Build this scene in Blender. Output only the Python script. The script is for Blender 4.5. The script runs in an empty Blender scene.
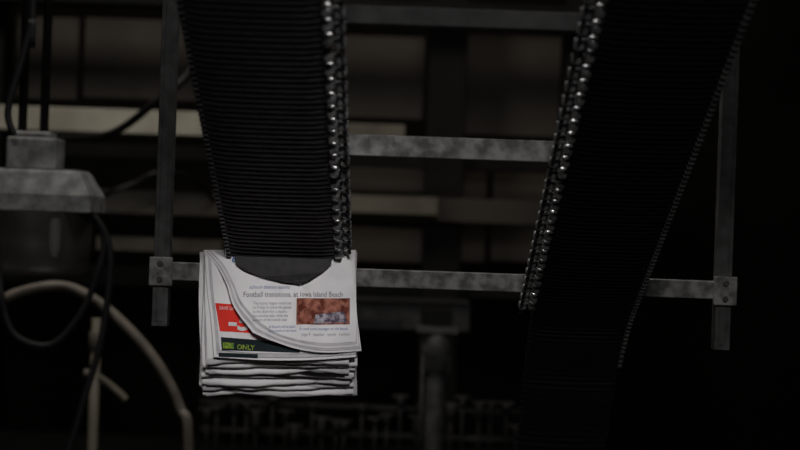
import bpy, math, random
from mathutils import Vector, Matrix, noise
random.seed(7)
S=bpy.context.scene
S.view_settings.view_transform='Standard'; S.view_settings.look='None'
Z0=2.2; CAMY=-3.5; ROLL=math.radians(2.0)
K=0.002/3.5
cs,sn=math.cos(ROLL),math.sin(ROLL)

def P(a,b,d):
    """image pixel (column a, row b) at distance d -> world metres"""
    u=(a-400)*K*d; v=(225-b)*K*d
    return Vector((u*cs-v*sn, CAMY+d, Z0+u*sn+v*cs))

# ---------------------------------------------------------------- materials
def mat(name,col,rough=0.6,metal=0.0,col2=None,scale=20.0,bump=0.0,lo=0.35,hi=0.65,spec=0.5,detail=5,bscale=None):
    m=bpy.data.materials.new(name); m.use_nodes=True
    nt=m.node_tree; b=nt.nodes['Principled BSDF']
    b.inputs['Roughness'].default_value=rough; b.inputs['Metallic'].default_value=metal
    b.inputs['Specular IOR Level'].default_value=spec
    tc=nt.nodes.new('ShaderNodeTexCoord')
    n=nt.nodes.new('ShaderNodeTexNoise'); n.inputs['Scale'].default_value=scale; n.inputs['Detail'].default_value=detail
    nt.links.new(tc.outputs['Object'],n.inputs['Vector'])
    r=nt.nodes.new('ShaderNodeValToRGB')
    c2=col2 or tuple(c*0.75 for c in col)
    r.color_ramp.elements[0].position=lo; r.color_ramp.elements[0].color=(*c2,1)
    r.color_ramp.elements[1].position=hi; r.color_ramp.elements[1].color=(*col,1)
    nt.links.new(n.outputs['Fac'],r.inputs['Fac']); nt.links.new(r.outputs['Color'],b.inputs['Base Color'])
    if bump:
        n2=n
        if bscale:
            n2=nt.nodes.new('ShaderNodeTexNoise'); n2.inputs['Scale'].default_value=bscale
            nt.links.new(tc.outputs['Object'],n2.inputs['Vector'])
        bp=nt.nodes.new('ShaderNodeBump'); bp.inputs['Strength'].default_value=bump; bp.inputs['Distance'].default_value=0.004
        nt.links.new(n2.outputs['Fac'],bp.inputs['Height']); nt.links.new(bp.outputs['Normal'],b.inputs['Normal'])
    return m
M={}
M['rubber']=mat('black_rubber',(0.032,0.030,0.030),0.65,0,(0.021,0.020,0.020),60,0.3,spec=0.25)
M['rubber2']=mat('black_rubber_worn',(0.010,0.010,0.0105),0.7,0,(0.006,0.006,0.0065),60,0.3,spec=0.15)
M['rail']=mat('dark_rail_steel',(0.02,0.02,0.022),0.5,0.4,(0.01,0.01,0.011),30,spec=0.25)
M['lug']=mat('worn_chrome_steel',(0.55,0.54,0.54),0.30,0.8,(0.16,0.16,0.16),70)
M['cam']=mat('worn_cam_steel',(0.36,0.355,0.355),0.38,0.45,(0.12,0.118,0.118),70)
M['chain']=mat('oily_chain_steel',(0.05,0.05,0.052),0.4,0.7,(0.02,0.02,0.022),90)
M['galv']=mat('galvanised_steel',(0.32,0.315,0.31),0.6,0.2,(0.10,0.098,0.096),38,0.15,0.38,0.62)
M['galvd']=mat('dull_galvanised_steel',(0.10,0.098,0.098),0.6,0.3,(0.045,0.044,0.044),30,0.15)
M['cream']=mat('cream_painted_steel',(0.42,0.395,0.335),0.6,0,(0.28,0.26,0.215),6)
M['tan']=mat('tan_painted_steel',(0.15,0.13,0.10),0.6,0,(0.08,0.07,0.053),6)
M['brown']=mat('brown_painted_panel',(0.052,0.042,0.032),0.7,0,(0.026,0.021,0.016),2.5)
M['dark']=mat('dark_machine_paint',(0.008,0.0076,0.0074),0.7,0,(0.005,0.005,0.005),8,spec=0.15)
M['fit']=mat('dark_nozzle_steel',(0.045,0.044,0.044),0.6,0.3,(0.02,0.02,0.02),20,spec=0.3)
M['wall']=mat('dark_painted_wall',(0.010,0.009,0.008),0.85,0,(0.006,0.005,0.0045),1.5,spec=0.1)
M['concrete']=mat('concrete_floor',(0.12,0.115,0.11),0.85,0,(0.07,0.068,0.065),3,0.3)
M['lampg']=mat('weathered_lamp_housing',(0.30,0.30,0.295),0.6,0.1,(0.12,0.12,0.118),26,0.3)
M['hose']=mat('beige_hose_rubber',(0.20,0.168,0.14),0.5,0,(0.13,0.11,0.09),20)
M['cable']=mat('black_cable',(0.012,0.012,0.013),0.55,spec=0.3)
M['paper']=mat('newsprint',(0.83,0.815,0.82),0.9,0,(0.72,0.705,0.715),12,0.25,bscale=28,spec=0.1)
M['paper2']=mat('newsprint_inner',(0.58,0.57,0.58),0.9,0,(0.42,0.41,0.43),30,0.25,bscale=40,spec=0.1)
M['ink']=mat('black_ink',(0.05,0.05,0.06),0.9,spec=0.1)
M['inkg']=mat('grey_ink',(0.26,0.26,0.28),0.9,spec=0.1)
M['inkb']=mat('blue_ink',(0.10,0.17,0.36),0.9,spec=0.1)
M['red']=mat('red_ink',(0.80,0.05,0.03),0.85,0,(0.70,0.04,0.03),30,spec=0.1)
M['white']=mat('white_ink',(0.8,0.8,0.8),0.9,spec=0.1)
M['navy']=mat('navy_ink',(0.02,0.028,0.035),0.85,0,(0.012,0.02,0.02),30,spec=0.1)
M['green']=mat('yellow_green_ink',(0.40,0.50,0.05),0.9,0,(0.10,0.20,0.04),160,spec=0.1)
M['photo']=mat('printed_photo',(0.50,0.20,0.14),0.85,0,(0.12,0.03,0.02),70,spec=0.1,lo=0.38,hi=0.66)
M['photob']=mat('printed_photo_blue',(0.45,0.43,0.47),0.85,0,(0.10,0.07,0.10),100,spec=0.1,lo=0.38,hi=0.62)
def glass():
    m=bpy.data.materials.new('smoked_glass'); m.use_nodes=True
    b=m.node_tree.nodes['Principled BSDF']
    b.inputs['Base Color'].default_value=(0.12,0.11,0.10,1); b.inputs['Roughness'].default_value=0.4
    b.inputs['Alpha'].default_value=0.3
    return m
M['glass']=glass()

# ---------------------------------------------------------------- mesh tools
class G:
    def __init__(s): s.v=[]; s.f=[]; s.sm=[]
    def add(s,vs,fs,smooth=False):
        o=len(s.v); s.v+= [tuple(v) for v in vs]
        s.f+=[tuple(i+o for i in f) for f in fs]; s.sm+=[smooth]*len(fs)
    def obox(s,c,ax,ay,az):   # half-axis vectors
        c=Vector(c); vs=[c+ax*i+ay*j+az*k for i in(-1,1) for j in(-1,1) for k in(-1,1)]
        s.add(vs,[(0,1,3,2),(4,6,7,5),(0,4,5,1),(2,3,7,6),(0,2,6,4),(1,5,7,3)])
    def box(s,x0,x1,y0,y1,z0,z1):
        s.obox(((x0+x1)/2,(y0+y1)/2,(z0+z1)/2),Vector(((x1-x0)/2,0,0)),Vector((0,(y1-y0)/2,0)),Vector((0,0,(z1-z0)/2)))
    def lathe(s,p0,p1,prof,n=16):  # prof: list (t along, radius)
        p0=Vector(p0);p1=Vector(p1);d=(p1-p0); L=d.length; d.normalize()
        a=d.orthogonal().normalized(); b=d.cross(a); vs=[];fs=[]
        for t,r in prof:
            for i in range(n):
                an=2*math.pi*i/n; vs.append(p0+d*(t*L)+(a*math.cos(an)+b*math.sin(an))*r)
        for k in range(len(prof)-1):
            for i in range(n):
                j=(i+1)%n; fs.append((k*n+i,k*n+j,(k+1)*n+j,(k+1)*n+i))
        s.add(vs,fs,True)
        s.add(vs[:n],[tuple(range(n))[::-1]]); s.add(vs[-n:],[tuple(range(n))])
    def cyl(s,p0,p1,r,n=16,bev=0.12):
        s.lathe(p0,p1,[(0,r*0.8),(bev*0.5,r),(1-bev*0.5,r),(1,r*0.8)],n)
    def tube(s,pts,r,n=10):
        pts=[Vector(p) for p in pts]
        q=[]
        for i in range(len(pts)-1):
            p0=pts[max(i-1,0)];p1=pts[i];p2=pts[i+1];p3=pts[min(i+2,len(pts)-1)]
            for k in range(8):
                t=k/8
                q.append(0.5*((2*p1)+(p2-p0)*t+(2*p0-5*p1+4*p2-p3)*t*t+(3*p1-p0-3*p2+p3)*t**3))
        q.append(pts[-1]); vs=[];fs=[]
        ref=Vector((0.13,1,0.07)).normalized()
        for i,p in enumerate(q):
            d=(q[min(i+1,len(q)-1)]-q[max(i-1,0)]).normalized()
            a=(ref-d*ref.dot(d)).normalized(); b=d.cross(a)
            for k in range(n):
                an=2*math.pi*k/n; vs.append(p+(a*math.cos(an)+b*math.sin(an))*r)
        for i in range(len(q)-1):
            for k in range(n):
                j=(k+1)%n; fs.append((i*n+k,i*n+j,(i+1)*n+j,(i+1)*n+k))
        fs.append(tuple(range(n))[::-1]); fs.append(tuple(range((len(q)-1)*n,len(q)*n)))
        s.add(vs,fs,True)
    def obj(s,name,m,parent=None,bevel=0):
        me=bpy.data.meshes.new(name); me.from_pydata(s.v,[],s.f); me.materials.append(M[m])
        me.polygons.foreach_set('use_smooth',s.sm); me.update()
        o=bpy.data.objects.new(name,me); S.collection.objects.link(o)
        if parent: o.parent=parent
        if bevel:
            md=o.modifiers.new('bevel','BEVEL'); md.width=bevel; md.segments=2; md.limit_method='ANGLE'
        return o
def empty(name):
    o=bpy.data.objects.new(name,None); o.empty_display_size=0.1; S.collection.objects.link(o); return o

def mbox(g,a0,b0,a1,b1,d,th):
    """axis-aligned member spanning two image pixel corners, at distance d"""
    c=P((a0+a1)/2,(b0+b1)/2,d); w=abs(a1-a0)*K*d/2; h=abs(b1-b0)*K*d/2
    g.obox(c+Vector((0,th/2,0)),Vector((w,0,0)),Vector((0,th/2,0)),Vector((0,0,h)))

# ---------------------------------------------------------------- room
def room():
    for n,b,m in (('floor',(-5,5,-6,6,-0.1,0),'concrete'),('ceiling',(-5,5,-6,6,5,5.1),'dark'),
                  ('wall_back',(-5,5,6,6.1,0,5),'wall'),('wall_left',(-5.1,-5,-6,6,0,5),'wall'),
                  ('wall_right',(5,5.1,-6,6,0,5),'wall'),('wall_front',(-5,5,-6.1,-6,0,5),'wall')):
        g=G(); g.box(*b); g.obj(n,m)
room()

# ---------------------------------------------------------------- conveyors
SL=math.atan(0.438)
X=Vector((1,0,0))
def conveyor(name,cx,s0,s1,inner,worn,zoff=0.0,bend=None,R=0.30,lugend=None,rp=0.0115):
    root=empty(name)
    O=Vector((cx,0,Z0-0.074+zoff))
    W=0.103
    def frame(s):
        D=Vector((0,math.cos(SL),-math.sin(SL)))
        if bend is None or s<=bend: return O+D*s,SL
        p=O+D*bend; th=min((s-bend)/R,math.pi/2-SL)
        a1=SL+th
        p=p+Vector((0,R*(math.sin(a1)-math.sin(SL)),-R*(math.cos(SL)-math.cos(a1))))
        rest=(s-bend)-th*R
        if rest>0: p=p+Vector((0,math.cos(a1),-math.sin(a1)))*rest
        return p,a1
    def axes(s):
        a=frame(s)[1]; return Vector((0,math.cos(a),-math.sin(a))),Vector((0,-math.sin(a),-math.cos(a)))
    def pt(x,s,n):
        p,a=frame(s); return p+X*x+Vector((0,-math.sin(a),-math.cos(a)))*n
    def slab(g,x,hx,n,hn,a,b):
        segs=1 if bend is None else 24
        pr=[]
        for k in range(segs+1):
            s=a+(b-a)*k/segs
            pr+= [pt(x-hx,s,n-hn),pt(x+hx,s,n-hn),pt(x+hx,s,n+hn),pt(x-hx,s,n+hn)]
        fs=[(0,1,2,3),tuple(4*segs+i for i in(3,2,1,0))]
        for k in range(segs):
            for i in range(4):
                j=(i+1)%4; fs.append((4*k+i,4*k+4+i,4*k+4+j,4*k+j))
        g.add(pr,fs)
    g=G(); p=0.0185; s=s0; i=0
    hh=rp
    while s<s1:
        jx=random.uniform(-0.0015,0.0015)
        prof=[(0,0.0),(0.002,0.78*hh),(0.006,hh),(0.011,0.87*hh),(0.0165,0.2*hh),(0.0175,0)]
        nx=8; vs=[];fs=[]
        for k in range(nx+1):
            t=-1+2*k/nx
            x=t*(W+0.002)+jx
            for (a,b) in prof: vs.append(pt(x,s+a+0.004*(1-t*t),b-(0.003*b/hh if abs(t)==1 else 0)))
        m=len(prof)
        for k in range(nx):
            for j in range(m-1):
                fs.append((k*m+j,k*m+j+1,(k+1)*m+j+1,(k+1)*m+j))
        fs.append(tuple(range(m))[::-1]); fs.append(tuple(range(nx*m,nx*m+m)))
        g.add(vs,fs); s+=p; i+=1
    g.obj('gripper_lamellae',worn,root)
    g=G(); slab(g,0,W-0.004,-0.012,0.0125,s0,s1); g.obj('belt_body','rubber2',root)
    g=G()
    for sx in(-1,1):
        slab(g,sx*(W-0.012),0.006,-0.055,0.03,s0,s1)
        slab(g,sx*(W-0.028),0.020,-0.082,0.004,s0,s1)
    s=s0+0.1
    while s<s1:
        D,N=axes(s); g.obox(pt(0,s,-0.06),X*(W-0.012),D*0.012,N*0.012); s+=0.35
    g.obj('side_rails','rail',root,0.001)
    g=G(); s=s0
    while s<min(s1,0.5):
        D,N=axes(s); g.obox(pt(-inner*(W+0.004),s+0.008,-0.004),X*0.005,D*0.0035,N*0.012); s+=p
    g.obj('outer_cleats','chain' if inner>0 else 'galvd',root,0.0008)  # right conveyor's paler metal puts the light its edge catches into the colour
    gl=G(); gm=G(); gc=G(); s=s0+0.01; q=0.047; k=0; le=lugend or s1
    while s<le-0.012:
        e=inner*(W-0.003); D,N=axes(s)
        j=random.uniform(-0.003,0.003)
        gc.cyl(pt(e,s,-0.004),pt(e+inner*0.022,s,-0.004),0.0042,10)
        gl.lathe(pt(e+inner*0.003,s+j,-0.001),pt(e+inner*0.019,s+j,-0.001),[(0,0.006),(0.12,0.0100),(0.4,0.0112),(0.6,0.0112),(0.88,0.0100),(1,0.006)],16)
        s2=s+q*0.5
        if s2<le-0.012:
            gc.cyl(pt(e,s2,-0.016),pt(e+inner*0.038,s2,-0.016),0.004,10)
            gm.lathe(pt(e+inner*0.021,s2+j,-0.010),pt(e+inner*0.038,s2+j,-0.010),[(0,0.006),(0.15,0.0095),(0.5,0.0108),(0.85,0.0095),(1,0.005)],16)
            gc.lathe(pt(e+inner*0.028,s2+0.008,-0.014),pt(e+inner*0.034,s2+0.020,0.002),[(0,0.006),(0.5,0.0045),(1,0.003)],10)
            gc.obox(pt(e+inner*0.0202,s+q*0.5,-0.010),X*0.0010,D*(q*0.48),N*0.0045)
        s+=q
    gl.obj('gripper_rollers','lug',root); gm.obj('gripper_cams','cam',root); gc.obj('chain_links','chain',root,0.0006)
    g=G()
    for s in (s0+0.05,s0+0.45):
        for sx in(-1,1):
            b=pt(sx*(W-0.03),s,-0.08); g.cyl(b,(b.x,b.y,5.0),0.008,10,0.001)
    g.obj('hanger_rods','galvd',root)
    return root,pt
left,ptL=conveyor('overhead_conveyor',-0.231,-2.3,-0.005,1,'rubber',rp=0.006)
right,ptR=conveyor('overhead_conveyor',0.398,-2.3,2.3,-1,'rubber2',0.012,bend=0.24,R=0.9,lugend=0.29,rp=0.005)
g=G(); g.cyl(ptL(-0.085,-0.002,-0.035),ptL(0.085,-0.002,-0.035),0.026,24,0.02); g.obj('return_drum','rail',left)

# ---------------------------------------------------------------- support frame
fr=empty('support_frame')
g=G()
FD=3.80
lp=P(158,326,FD); lt=P(172,5,FD); rp=P(722,350,FD); rt=P(733,5,FD)
lx=(lp.x+lt.x)/2; rx=(rp.x+rt.x)/2
def chan_post(g,x,z0,z1,y):
    g.box(x-0.017,x+0.017,y-0.004,y,z0,z1)
    g.box(x-0.017,x-0.013,y,y+0.035,z0,z1); g.box(x+0.013,x+0.017,y,y+0.035,z0,z1)
    g.box(x-0.008,x+0.008,y-0.006,y-0.004,z0+0.01,z1)
chan_post(g,lx,lp.z,5.0,FD+CAMY); chan_post(g,rx,rp.z,5.0,FD+CAMY)
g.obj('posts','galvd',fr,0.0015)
g=G()
bl=P(172,271,FD); br=P(712,290,FD); bz=(bl.z+br.z)/2
g.box(lx,rx,FD+CAMY-0.010,FD+CAMY-0.006,bz-0.019,bz+0.018)
g.box(lx,rx,FD+CAMY-0.010,FD+CAMY+0.03,bz+0.015,bz+0.019)
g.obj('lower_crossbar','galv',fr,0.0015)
g=G()
for x in(lx,rx):
    g.box(x-0.024,x+0.026,FD+CAMY-0.020,FD+CAMY-0.010,bz-0.032,bz+0.030)
g.obj('clamp_plates','galv',fr,0.002)
g=G()
for x in(lx,rx):
    for dz in(-0.018,0.016):
        g.cyl((x,FD+CAMY-0.020,bz+dz),(x,FD+CAMY-0.026,bz+dz),0.007,6)
g.obj('clamp_bolts','galvd',fr)
def tie(px0,py0,px1,py1,d,h,name,m):
    a=P(px0,py0,d);b=P(px1,py1,d);z=(a.z+b.z)/2
    g=G(); y=a.y
    g.box(-0.20,0.37,y-0.004,y,z-h,z+h); g.box(-0.20,0.37,y,y+0.03,z+h-0.004,z+h); g.box(-0.20,0.37,y,y+0.03,z-h,z-h+0.004)
    g.obj(name,m,fr,0.0012)
tie(336,143,556,153,3.16,0.019,'middle_tie','galv')
tie(338,14,570,22,2.76,0.014,'upper_tie','fit')

# ---------------------------------------------------------------- newspapers
np_=empty('newspaper_stack')
def Q(a,b,y,base=3.5):
    p=P(a,b,base); return Vector((p.x,p.y+y,p.z))
def interp(tab,t):
    n=len(tab)-1; f=max(0,min(0.99999,t))*n; i=int(f); u=f-i
    p0=tab[max(i-1,0)];p1=tab[i];p2=tab[i+1];p3=tab[min(i+2,n)]
    return tuple(0.5*(2*b+(c-a)*u+(2*a-5*b+4*c-d)*u*u+(3*b-a-3*c+d)*u**3) for a,b,c,d in zip(p0,p1,p2,p3))
def coons(g,top,left,bot,right,field,base,nu=40,nv=32,th=0.0):
    vs=[];fs=[]
    T0=top[0];T1=top[-1];B0=bot[0];B1=bot[-1]
    for j in range(nv+1):
        v=j/nv
        for i in range(nu+1):
            u=i/nu
            t=interp(top,u);b=interp(bot,u);l=interp(left,v);r=interp(right,v)
            q=[(1-v)*t[k]+v*b[k]+(1-u)*l[k]+u*r[k]-((1-u)*(1-v)*T0[k]+u*(1-v)*T1[k]+(1-u)*v*B0[k]+u*v*B1[k]) for k in(0,1)]
            vs.append(Q(q[0],q[1],field(q[0],q[1]),base))
    for j in range(nv):
        for i in range(nu):
            a=j*(nu+1)+i; fs.append((a,a+1,a+nu+2,a+nu+1))
    g.add(vs,fs,True)
def cl(x): return max(0.0,min(1.0,x))
def nz(x,y,z=0.0): return noise.noise(Vector((x,y,z)))
copies=[ # left,right,top,bottom,y
 (206,352,251,362,0.026),(203,357,250,367,0.044),(206,352,251,373,0.062),(202,355,252,377,0.080),(204,351,252,384,0.098),(200,354,252,388,0.116),(203,356,252,395,0.134)]
for ci,(L,R,T,B,y0) in enumerate(copies):
    for sh in range(4):
        g=G(); base=3.5+y0; r=0.0080-0.0018*sh; ph=random.uniform(0,6); am=random.uniform(1.0,3.0)
        l=L+sh*1.3+random.uniform(-1.6,1.6); rr=R-sh*1.5+random.uniform(-2,2)
        tilt=random.uniform(-2.2,2.2)
        nu=44; prof=[]
        for k in range(14): prof.append((T+(B-r/0.002-T)*k/13, -r,0))
        for k in range(1,10):
            an=math.pi*k/9; prof.append((B-r/0.002+math.sin(an)*r/0.002-sh*0.3,-math.cos(an)*r,1))
        for k in range(1,8): prof.append((B-r/0.002+(T-B+r/0.002)*k/7, r,0))
        vs=[];fs=[]
        for (pz,py,_) in prof:
            v=cl((pz-T)/(B-T))
            for i in range(nu+1):
                u=i/nu
                wz=am*0.9*math.sin(u*5+ph)*v*v+1.6*nz(u*7,ph,ci)*v+tilt*(u-0.5)*2*v
                wy=0.0020*math.sin(u*7+ph+v*3)+0.003*nz(u*6,v*4,ci*3.1)
                dx=1.6*math.sin(v*5+ph)
                vs.append(Q(l+(rr-l)*u+dx*(0.5-u)*1.6,pz+wz,py*(0.55+0.45*v)+wy*v,base))
        for j in range(len(prof)-1):
            for i in range(nu):
                a=j*(nu+1)+i; fs.append((a,a+1,a+nu+2,a+nu+1))
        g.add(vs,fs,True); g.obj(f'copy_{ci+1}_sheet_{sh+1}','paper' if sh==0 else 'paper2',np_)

def fB(a,b): return 0.006-0.012*cl((b-255)/100)**1.5+0.002*math.sin(a*0.06)
def fC(a,b): return fB(a,b)+0.006
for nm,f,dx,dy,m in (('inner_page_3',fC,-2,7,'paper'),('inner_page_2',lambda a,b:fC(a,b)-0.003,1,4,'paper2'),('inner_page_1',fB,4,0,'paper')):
    g=G()
    coons(g,[(206+dx,250),(280,249),(346,251)],[(206+dx,250),(209+dx,290),(213+dx,322),(216+dx,350+dy)],
          [(216+dx,350+dy),(260,353+dy),(310,353+dy),(356,350+dy)],[(346,251),(352,285),(356,320),(356,350+dy)],f,3.5)
    g.obj(nm,m,np_)
def fA(a,b):
    v=cl((b-252)/92); u=cl((a-215)/140)
    e=cl(1-(a-(214+ (b-252)*0.62))/26)
    return (-(0.004+0.030*v**1.5*(1.15-0.55*u))+0.0045*math.sin(u*6.0+v*2.0)*v
            +0.011*math.exp(-((a-301-(b-290)*0.12)/7.0)**2)*cl((b-268)/25)*cl((352-b)/30)
            -0.012*e*e*cl((b-258)/20)+0.005*nz(a*0.04,b*0.05)*cl((b-262)/20))
def cover(i):
    dx=-i*2.0; dy=i*2.4
    top=[(211+dx,251),(250,249.5),(300,249),(343,250)]
    lf=[(211+dx,251),(225+dx,266),(235+dx,284),(243+dx,302+dy*0.5),(262+dx,322+dy)]
    bt=[(262+dx,322+dy),(278,332+dy),(300,339+dy),(327,342.5+dy),(356+i*1.4,341+dy)]
    rt_=[(343,250),(351,262),(354,285),(357,315),(356+i*1.4,341+dy)]
    return top,lf,bt,rt_
for i in (4,3,2,1,0):
    g=G(); t,l,b,r=cover(i)
    coons(g,t,l,b,r,(lambda a,bb,i=i: fA(a,bb)+0.0026*i),3.5,48,40)
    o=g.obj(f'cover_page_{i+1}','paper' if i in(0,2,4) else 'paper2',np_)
def printed(name,quad,field,eps,m,nu=16,nv=12):
    (x0,y0),(x1,y1),(x2,y2),(x3,y3)=quad
    g=G();vs=[];fs=[]
    for j in range(nv+1):
        v=j/nv
        for i in range(nu+1):
            u=i/nu
            a=(1-v)*((1-u)*x0+u*x1)+v*((1-u)*x3+u*x2); b=(1-v)*((1-u)*y0+u*y1)+v*((1-u)*y3+u*y2)
            vs.append(Q(a,b,field(a,b)-eps))
    for j in range(nv):
        for i in range(nu):
            a=j*(nu+1)+i; fs.append((a,a+1,a+nu+2,a+nu+1))
    g.add(vs,fs,True); g.obj(name,m,np_)
def rect(x0,y0,x1,y1): return [(x0,y0),(x1,y0),(x1,y1),(x0,y1)]
def text(name,body,x,y,size,field,eps,m,sx=1.0,rot=0.0,bold=0.0,width=None,space=1.0):
    cu=bpy.data.curves.new(name+'_c','FONT'); cu.body=body; cu.size=1.0; cu.offset=bold; cu.resolution_u=2; cu.space_line=space
    to=bpy.data.objects.new(name+'_t',cu); S.collection.objects.link(to)
    bpy.context.view_layer.update()
    me=bpy.data.meshes.new_from_object(to.evaluated_get(bpy.context.evaluated_depsgraph_get()))
    bpy.data.objects.remove(to); bpy.data.curves.remove(cu)
    mx=max(v.co.x for v in me.vertices)
    fx=(width/mx) if width else size*sx
    c,s_=math.cos(rot),math.sin(rot)
    for v in me.vertices:
        a=v.co.x*fx; b=v.co.y*size
        px=x+a*c-b*s_; py=y-(a*s_+b*c)
        v.co=Q(px,py,field(px,py)-eps)
    me.name=name; me.materials.clear(); me.materials.append(M[m]); me.update()
    o=bpy.data.objects.new(name,me); S.collection.objects.link(o); o.parent=np_
E=0.0012
text('headline','Football transitions, at Iowa Island Beach',244,296.5,7.4,fA,E,'inkg',width=99,bold=0.012)
text('kicker','school district sports',250,288.5,5,fA,E,'inkb',width=40)
text('pull_quote_mark','66',232,262,9,fA,E,'inkb',bold=0.03)
text('pull_quote','the board will look again at\nthe plan for next season, said\nthe coach on Thursday',246,262,5,fA,E,'inkg',width=62)
text('lead_text','The county league voted late\non Friday to move the games\nto the shore for a season,\nthe coaches said, while the\nowners of the stands wait',254,304,4.3,fA,E,'inkg',width=38,space=0.95)
text('lead_text_lower','of the park and its island\nfor a month or two more',270,327,4.0,fA,E,'inkb',width=27)
text('caption','A cook turns sausages on the beach',300,329.5,4.2,fA,E,'inkb',width=48)
text('caption_lower','page 4   weather   sports   markets',302,335,4.2,fA,E,'inkg',width=48)
printed('front_photo',rect(297,298,350,324),fA,E,'photo',30,20)
printed('front_photo_plate',[(316,314),(344,311),(348,322),(314,323)],fA,E+0.0006,'photob')
printed('red_advert',[(215,303),(266,307),(268,334),(220,331)],fB,E,'red')
text('red_advert_text','-50',228,329,24,fB,E+0.0006,'white',rot=-0.07,bold=0.03,width=36)
text('red_advert_small','SAVE UP TO',219,309.5,5,fB,E+0.0006,'white',rot=-0.06,width=22)
printed('dark_advert',[(221,337),(300,343),(300,352.5),(222,350)],fB,E,'navy')
text('dark_advert_text','ONLY',237,349,7,fB,E+0.0006,'green',rot=-0.05,bold=0.02,width=18)
printed('dark_advert_badge',[(223,342),(234,343),(234,348.5),(223,348)],fB,E+0.0006,'green')
printed('dark_advert_foot',[(219,352.5),(258,354),(258,357.5),(219,356)],fC,E+0.004,'navy')
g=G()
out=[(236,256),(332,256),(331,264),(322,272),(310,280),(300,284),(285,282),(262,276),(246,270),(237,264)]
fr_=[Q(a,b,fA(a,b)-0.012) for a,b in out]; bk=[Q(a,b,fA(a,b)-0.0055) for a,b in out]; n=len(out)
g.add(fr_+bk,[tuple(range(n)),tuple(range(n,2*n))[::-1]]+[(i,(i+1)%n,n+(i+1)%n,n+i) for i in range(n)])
g.obj('fold_shade_tongue','rubber',left,0.001)  # dark plate modelled in place of the shaded paper fold below the belt

# ---------------------------------------------------------------- high-bay lamp (left)
la=empty('high_bay_lamp'); d=4.6
g=G(); mbox(g,6,137,56,170,d,0.12)
mbox(g,12,131,50,137,d+0.01,0.10)
g.obj('ballast_box','lampg',la,0.006)
g=G()
c0=P(30,168,d); w=K*d
x0=c0.x; y0=c0.y+0.06
vs=[]
for (hw,dz) in ((48,0),(52,-4),(65,-26),(65,-43)):
    for sx,sy in((-1,-1),(1,-1),(1,1),(-1,1)):
        vs.append((x0+sx*hw*w,y0+sy*hw*w*0.7,c0.z+dz*w))
fs=[(0,1,2,3)]
for k in range(3):
    for i in range(4):
        j=(i+1)%4; fs.append((k*4+i,k*4+j,k*4+4+j,k*4+4+i))
fs.append((12,13,14,15)); g.add(vs,fs); g.obj('canopy','lampg',la,0.003)
g=G(); g.lathe((x0,y0,c0.z-43*w),(x0,y0,c0.z-106*w),[(0,60*w),(0.5,60*w),(0.9,57*w),(1,48*w)],32); g.obj('glass_bowl','glass',la)
g=G(); g.lathe((x0+26*w,y0-0.04,c0.z-43*w),(x0+26*w,y0-0.04,c0.z-88*w),[(0,4*w),(0.3,6*w),(0.8,6*w),(1,3*w)],16); g.obj('bulb','cream',la)
g=G()
for dx in(-14,8): g.cyl((x0+dx*w,y0,c0.z+30*w),(x0+dx*w,y0,5.0),0.012,10,0.001)
g.obj('suspension_rods','dark',la)
g=G(); g.tube([P(14,135,4.5),P(8,110,4.5),P(22,60,4.5),P(32,20,4.5),P(34,-30,4.5),(P(34,0,4.5).x,1.0,5.0)],0.009); g.obj('supply_cable','cable',la)
g=G()
g.tube([P(92,212,5.0),P(104,240,5.0),P(97,275,5.0),P(80,315,5.0),P(50,345,5.0),P(15,335,5.0),P(2,300,5.0),P(0,255,5.0),P(10,205,4.75)],0.010)
g.tube([P(90,210,5.0),P(110,250,5.0),P(103,330,5.0),P(84,400,5.0),P(60,480,5.0)],0.010)
g.obj('hanging_cables','cable',la)

# ---------------------------------------------------------------- background press structure
pr=empty('printing_press')
def part(name,boxes,m,bev=0.004):
    g=G()
    for b in boxes: mbox(g,*b)
    g.obj(name,m,pr,bev)
part('walkway_beam',[(-60,108,235,132,6.6,0.12)],'cream')
part('walkway_beam_far',[(236,122,405,136,6.9,0.1)],'tan')
part('guide_rail',[(60,190,222,214,6.9,0.08)],'tan')
part('guide_rail_far',[(330,198,560,222,7.2,0.08)],'brown')
part('lit_cover',[(345,196,438,214,7.1,0.08)],'tan')
part('lower_rail',[(96,238,222,252,7.0,0.08)],'tan')
part('upper_panels',[(-40,16,78,98,7.6,0.05),(84,20,235,100,7.6,0.05),(330,36,424,118,7.6,0.05),(466,36,565,136,7.6,0.05)],'brown')
part('mid_panels',[(345,168,424,192,7.7,0.05),(462,166,486,262,7.7,0.05),(492,166,560,262,7.7,0.05),(345,228,424,262,7.7,0.05)],'brown')
part('columns',[(424,-60,462,470,7.3,0.2),(236,-60,262,470,7.3,0.2),(560,-60,610,470,7.3,0.2),(-20,-60,-2,470,7.3,0.2)],'dark')
part('top_beams',[(-60,-4,640,10,7.1,0.15),(-60,150,640,164,7.4,0.1),(-60,272,640,292,7.4,0.1)],'dark')
part('ink_unit',[(345,300,470,330,6.4,0.25),(200,318,340,380,7.0,0.2)],'fit')
part('ink_unit_trim',[(345,300,470,303,6.38,0.02),(356,318,400,330,6.38,0.02)],'rail')
part('press_body',[(-60,470,800,760,6.6,0.8)],'dark')
g=G()
for k in range(26):
    a=205+k*13+random.uniform(-4,4); b=410+random.uniform(-14,18); dd=6.5
    p=P(a,b,dd); g.cyl(p,p+Vector((0,0,-random.uniform(0.02,0.07))),random.uniform(0.008,0.02),12)
    g.cyl(p+Vector((-0.03,0,0)),p+Vector((0.03,0,0)),0.006,8)
    g.cyl(p,(p.x,p.y,P(a,472,6.6).z),0.005,8,0.001)
mbox(g,200,405,520,409,6.52,0.03); mbox(g,200,432,520,437,6.52,0.03)
g.obj('nozzle_row','fit',pr)
g=G()
g.tube([P(100,198,6.5),P(112,192,6.4),P(135,183,6.4),P(160,172,6.4),P(190,178,6.6),P(215,200,6.9)],0.010)
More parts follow.
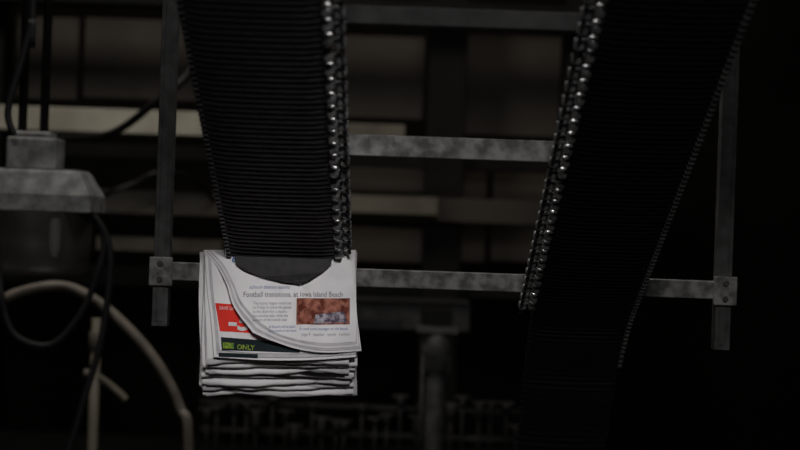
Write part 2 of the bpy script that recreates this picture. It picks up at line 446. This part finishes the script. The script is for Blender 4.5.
g.tube([P(60,138,6.5),P(100,136,6.1),P(125,126,5.8),P(155,102,5.6),P(190,72,5.6),P(215,20,5.6),P(220,-60,5.6),(P(220,-60,5.6).x,2.1,5.0)],0.013)
g.obj('cables','cable',pr)
pc=empty('pneumatic_cylinder'); g=G()
t=P(437,332,6.0); b=P(437,372,6.0)
g.lathe(t,(t.x,t.y,b.z),[(0,0.05),(0.05,0.056),(0.55,0.056),(0.6,0.05),(0.95,0.05),(1,0.034)],24)
g.lathe((t.x,t.y,b.z),(t.x,t.y,b.z-0.6),[(0,0.034),(0.5,0.034),(1,0.034)],20)
g.obj('barrel','galvd',pc)
g=G(); g.cyl((t.x-0.045,t.y-0.02,t.z),(t.x-0.045,t.y-0.02,t.z-0.5),0.006,8,0.001); g.cyl((t.x+0.045,t.y-0.02,t.z),(t.x+0.045,t.y-0.02,t.z-0.14),0.008,8,0.01)
g.box(t.x-0.07,t.x+0.07,t.y-0.06,t.y+0.06,t.z,t.z+0.02); g.obj('tie_rods','galvd',pc)
g=G(); g.box(t.x-0.05,t.x+0.05,t.y-0.02,t.y+0.39,t.z+0.02,t.z+0.07); g.obj('mount_bracket','dark',pc)
h=empty('air_hose'); g=G()
g.tube([P(-20,312,5.2),P(20,292,5.2),P(62,286,5.2),P(95,300,5.2),P(128,328,5.2),P(158,364,5.2),P(180,408,5.2),P(189,460,5.2),(P(189,460,5.2).x,1.9,0.5),(P(189,460,5.2).x-0.1,2.0,0.0)],0.0155)
g.obj('hose','hose',h)
sp=empty('drain_pipe'); g=G()
a=P(97,318,5.5); g.cyl(a,(a.x,a.y,0),0.016,14,0.001); g.cyl((a.x,a.y,a.z-0.04),(a.x,a.y,a.z-0.10),0.023,14)
g.tube([P(84,372,5.5),P(100,378,5.5),P(118,392,5.5),P(126,400,5.5)],0.012)
g.obj('pipe','tan',sp)

# ---------------------------------------------------------------- lights
def aim(o,t):
    o.rotation_euler=(Vector(t)-o.location).to_track_quat('-Z','Y').to_euler()
def area(name,loc,target,size,power,col,spread=180,sy=None):
    l=bpy.data.lights.new(name,'AREA'); l.size=size; l.energy=power; l.color=col; l.spread=math.radians(spread)
    if sy: l.shape='RECTANGLE'; l.size_y=sy
    o=bpy.data.objects.new(name,l); S.collection.objects.link(o); o.location=loc; aim(o,target); return o
def spot(name,loc,target,power,ang,col,blend=0.8,r=0.1):
    l=bpy.data.lights.new(name,'SPOT'); l.energy=power; l.spot_size=math.radians(ang); l.spot_blend=blend; l.color=col; l.shadow_soft_size=r
    o=bpy.data.objects.new(name,l); S.collection.objects.link(o); o.location=loc; aim(o,target); return o
spot('newspaper_key_spot',(0.20,-3.2,Z0+1.05),(-0.235,0.02,Z0-0.21),175,9,(1.0,0.975,0.985),0.9,0.07)  # unseen key spot, added and narrowed to light mostly the newspapers
area('added_lug_highlight',(0.1,0.3,Z0+2.3),(0.1,-0.6,Z0),0.7,19,(1.0,0.99,0.98))  # unseen area light from above, added for highlights on the metal lugs
area('aisle_light',(0.0,-5.2,Z0+1.6),(0.1,0.2,Z0),0.6,5,(1.0,0.98,0.96),60)
area('press_hall_lamp',(-1.6,1.2,Z0+2.4),(-0.9,3.6,Z0+0.2),0.8,26,(1.0,0.95,0.84))
area('press_hall_lamp.001',(0.4,1.6,Z0+2.4),(0.2,4.0,Z0+0.2),0.6,8,(1.0,0.88,0.70))
w_=bpy.data.worlds.new('hall_ambient'); S.world=w_; w_.use_nodes=True
w_.node_tree.nodes['Background'].inputs[0].default_value=(0.02,0.02,0.02,1); w_.node_tree.nodes['Background'].inputs[1].default_value=0.1

# ---------------------------------------------------------------- camera
c=bpy.data.cameras.new('camera'); co=bpy.data.objects.new('camera',c); S.collection.objects.link(co); S.camera=co
co.location=(0,CAMY,Z0); co.rotation_euler=(math.radians(90),-ROLL,0)
c.sensor_width=36; c.lens=(1/K)*36/800
c.dof.use_dof=True; c.dof.focus_distance=3.5; c.dof.aperture_fstop=2.8
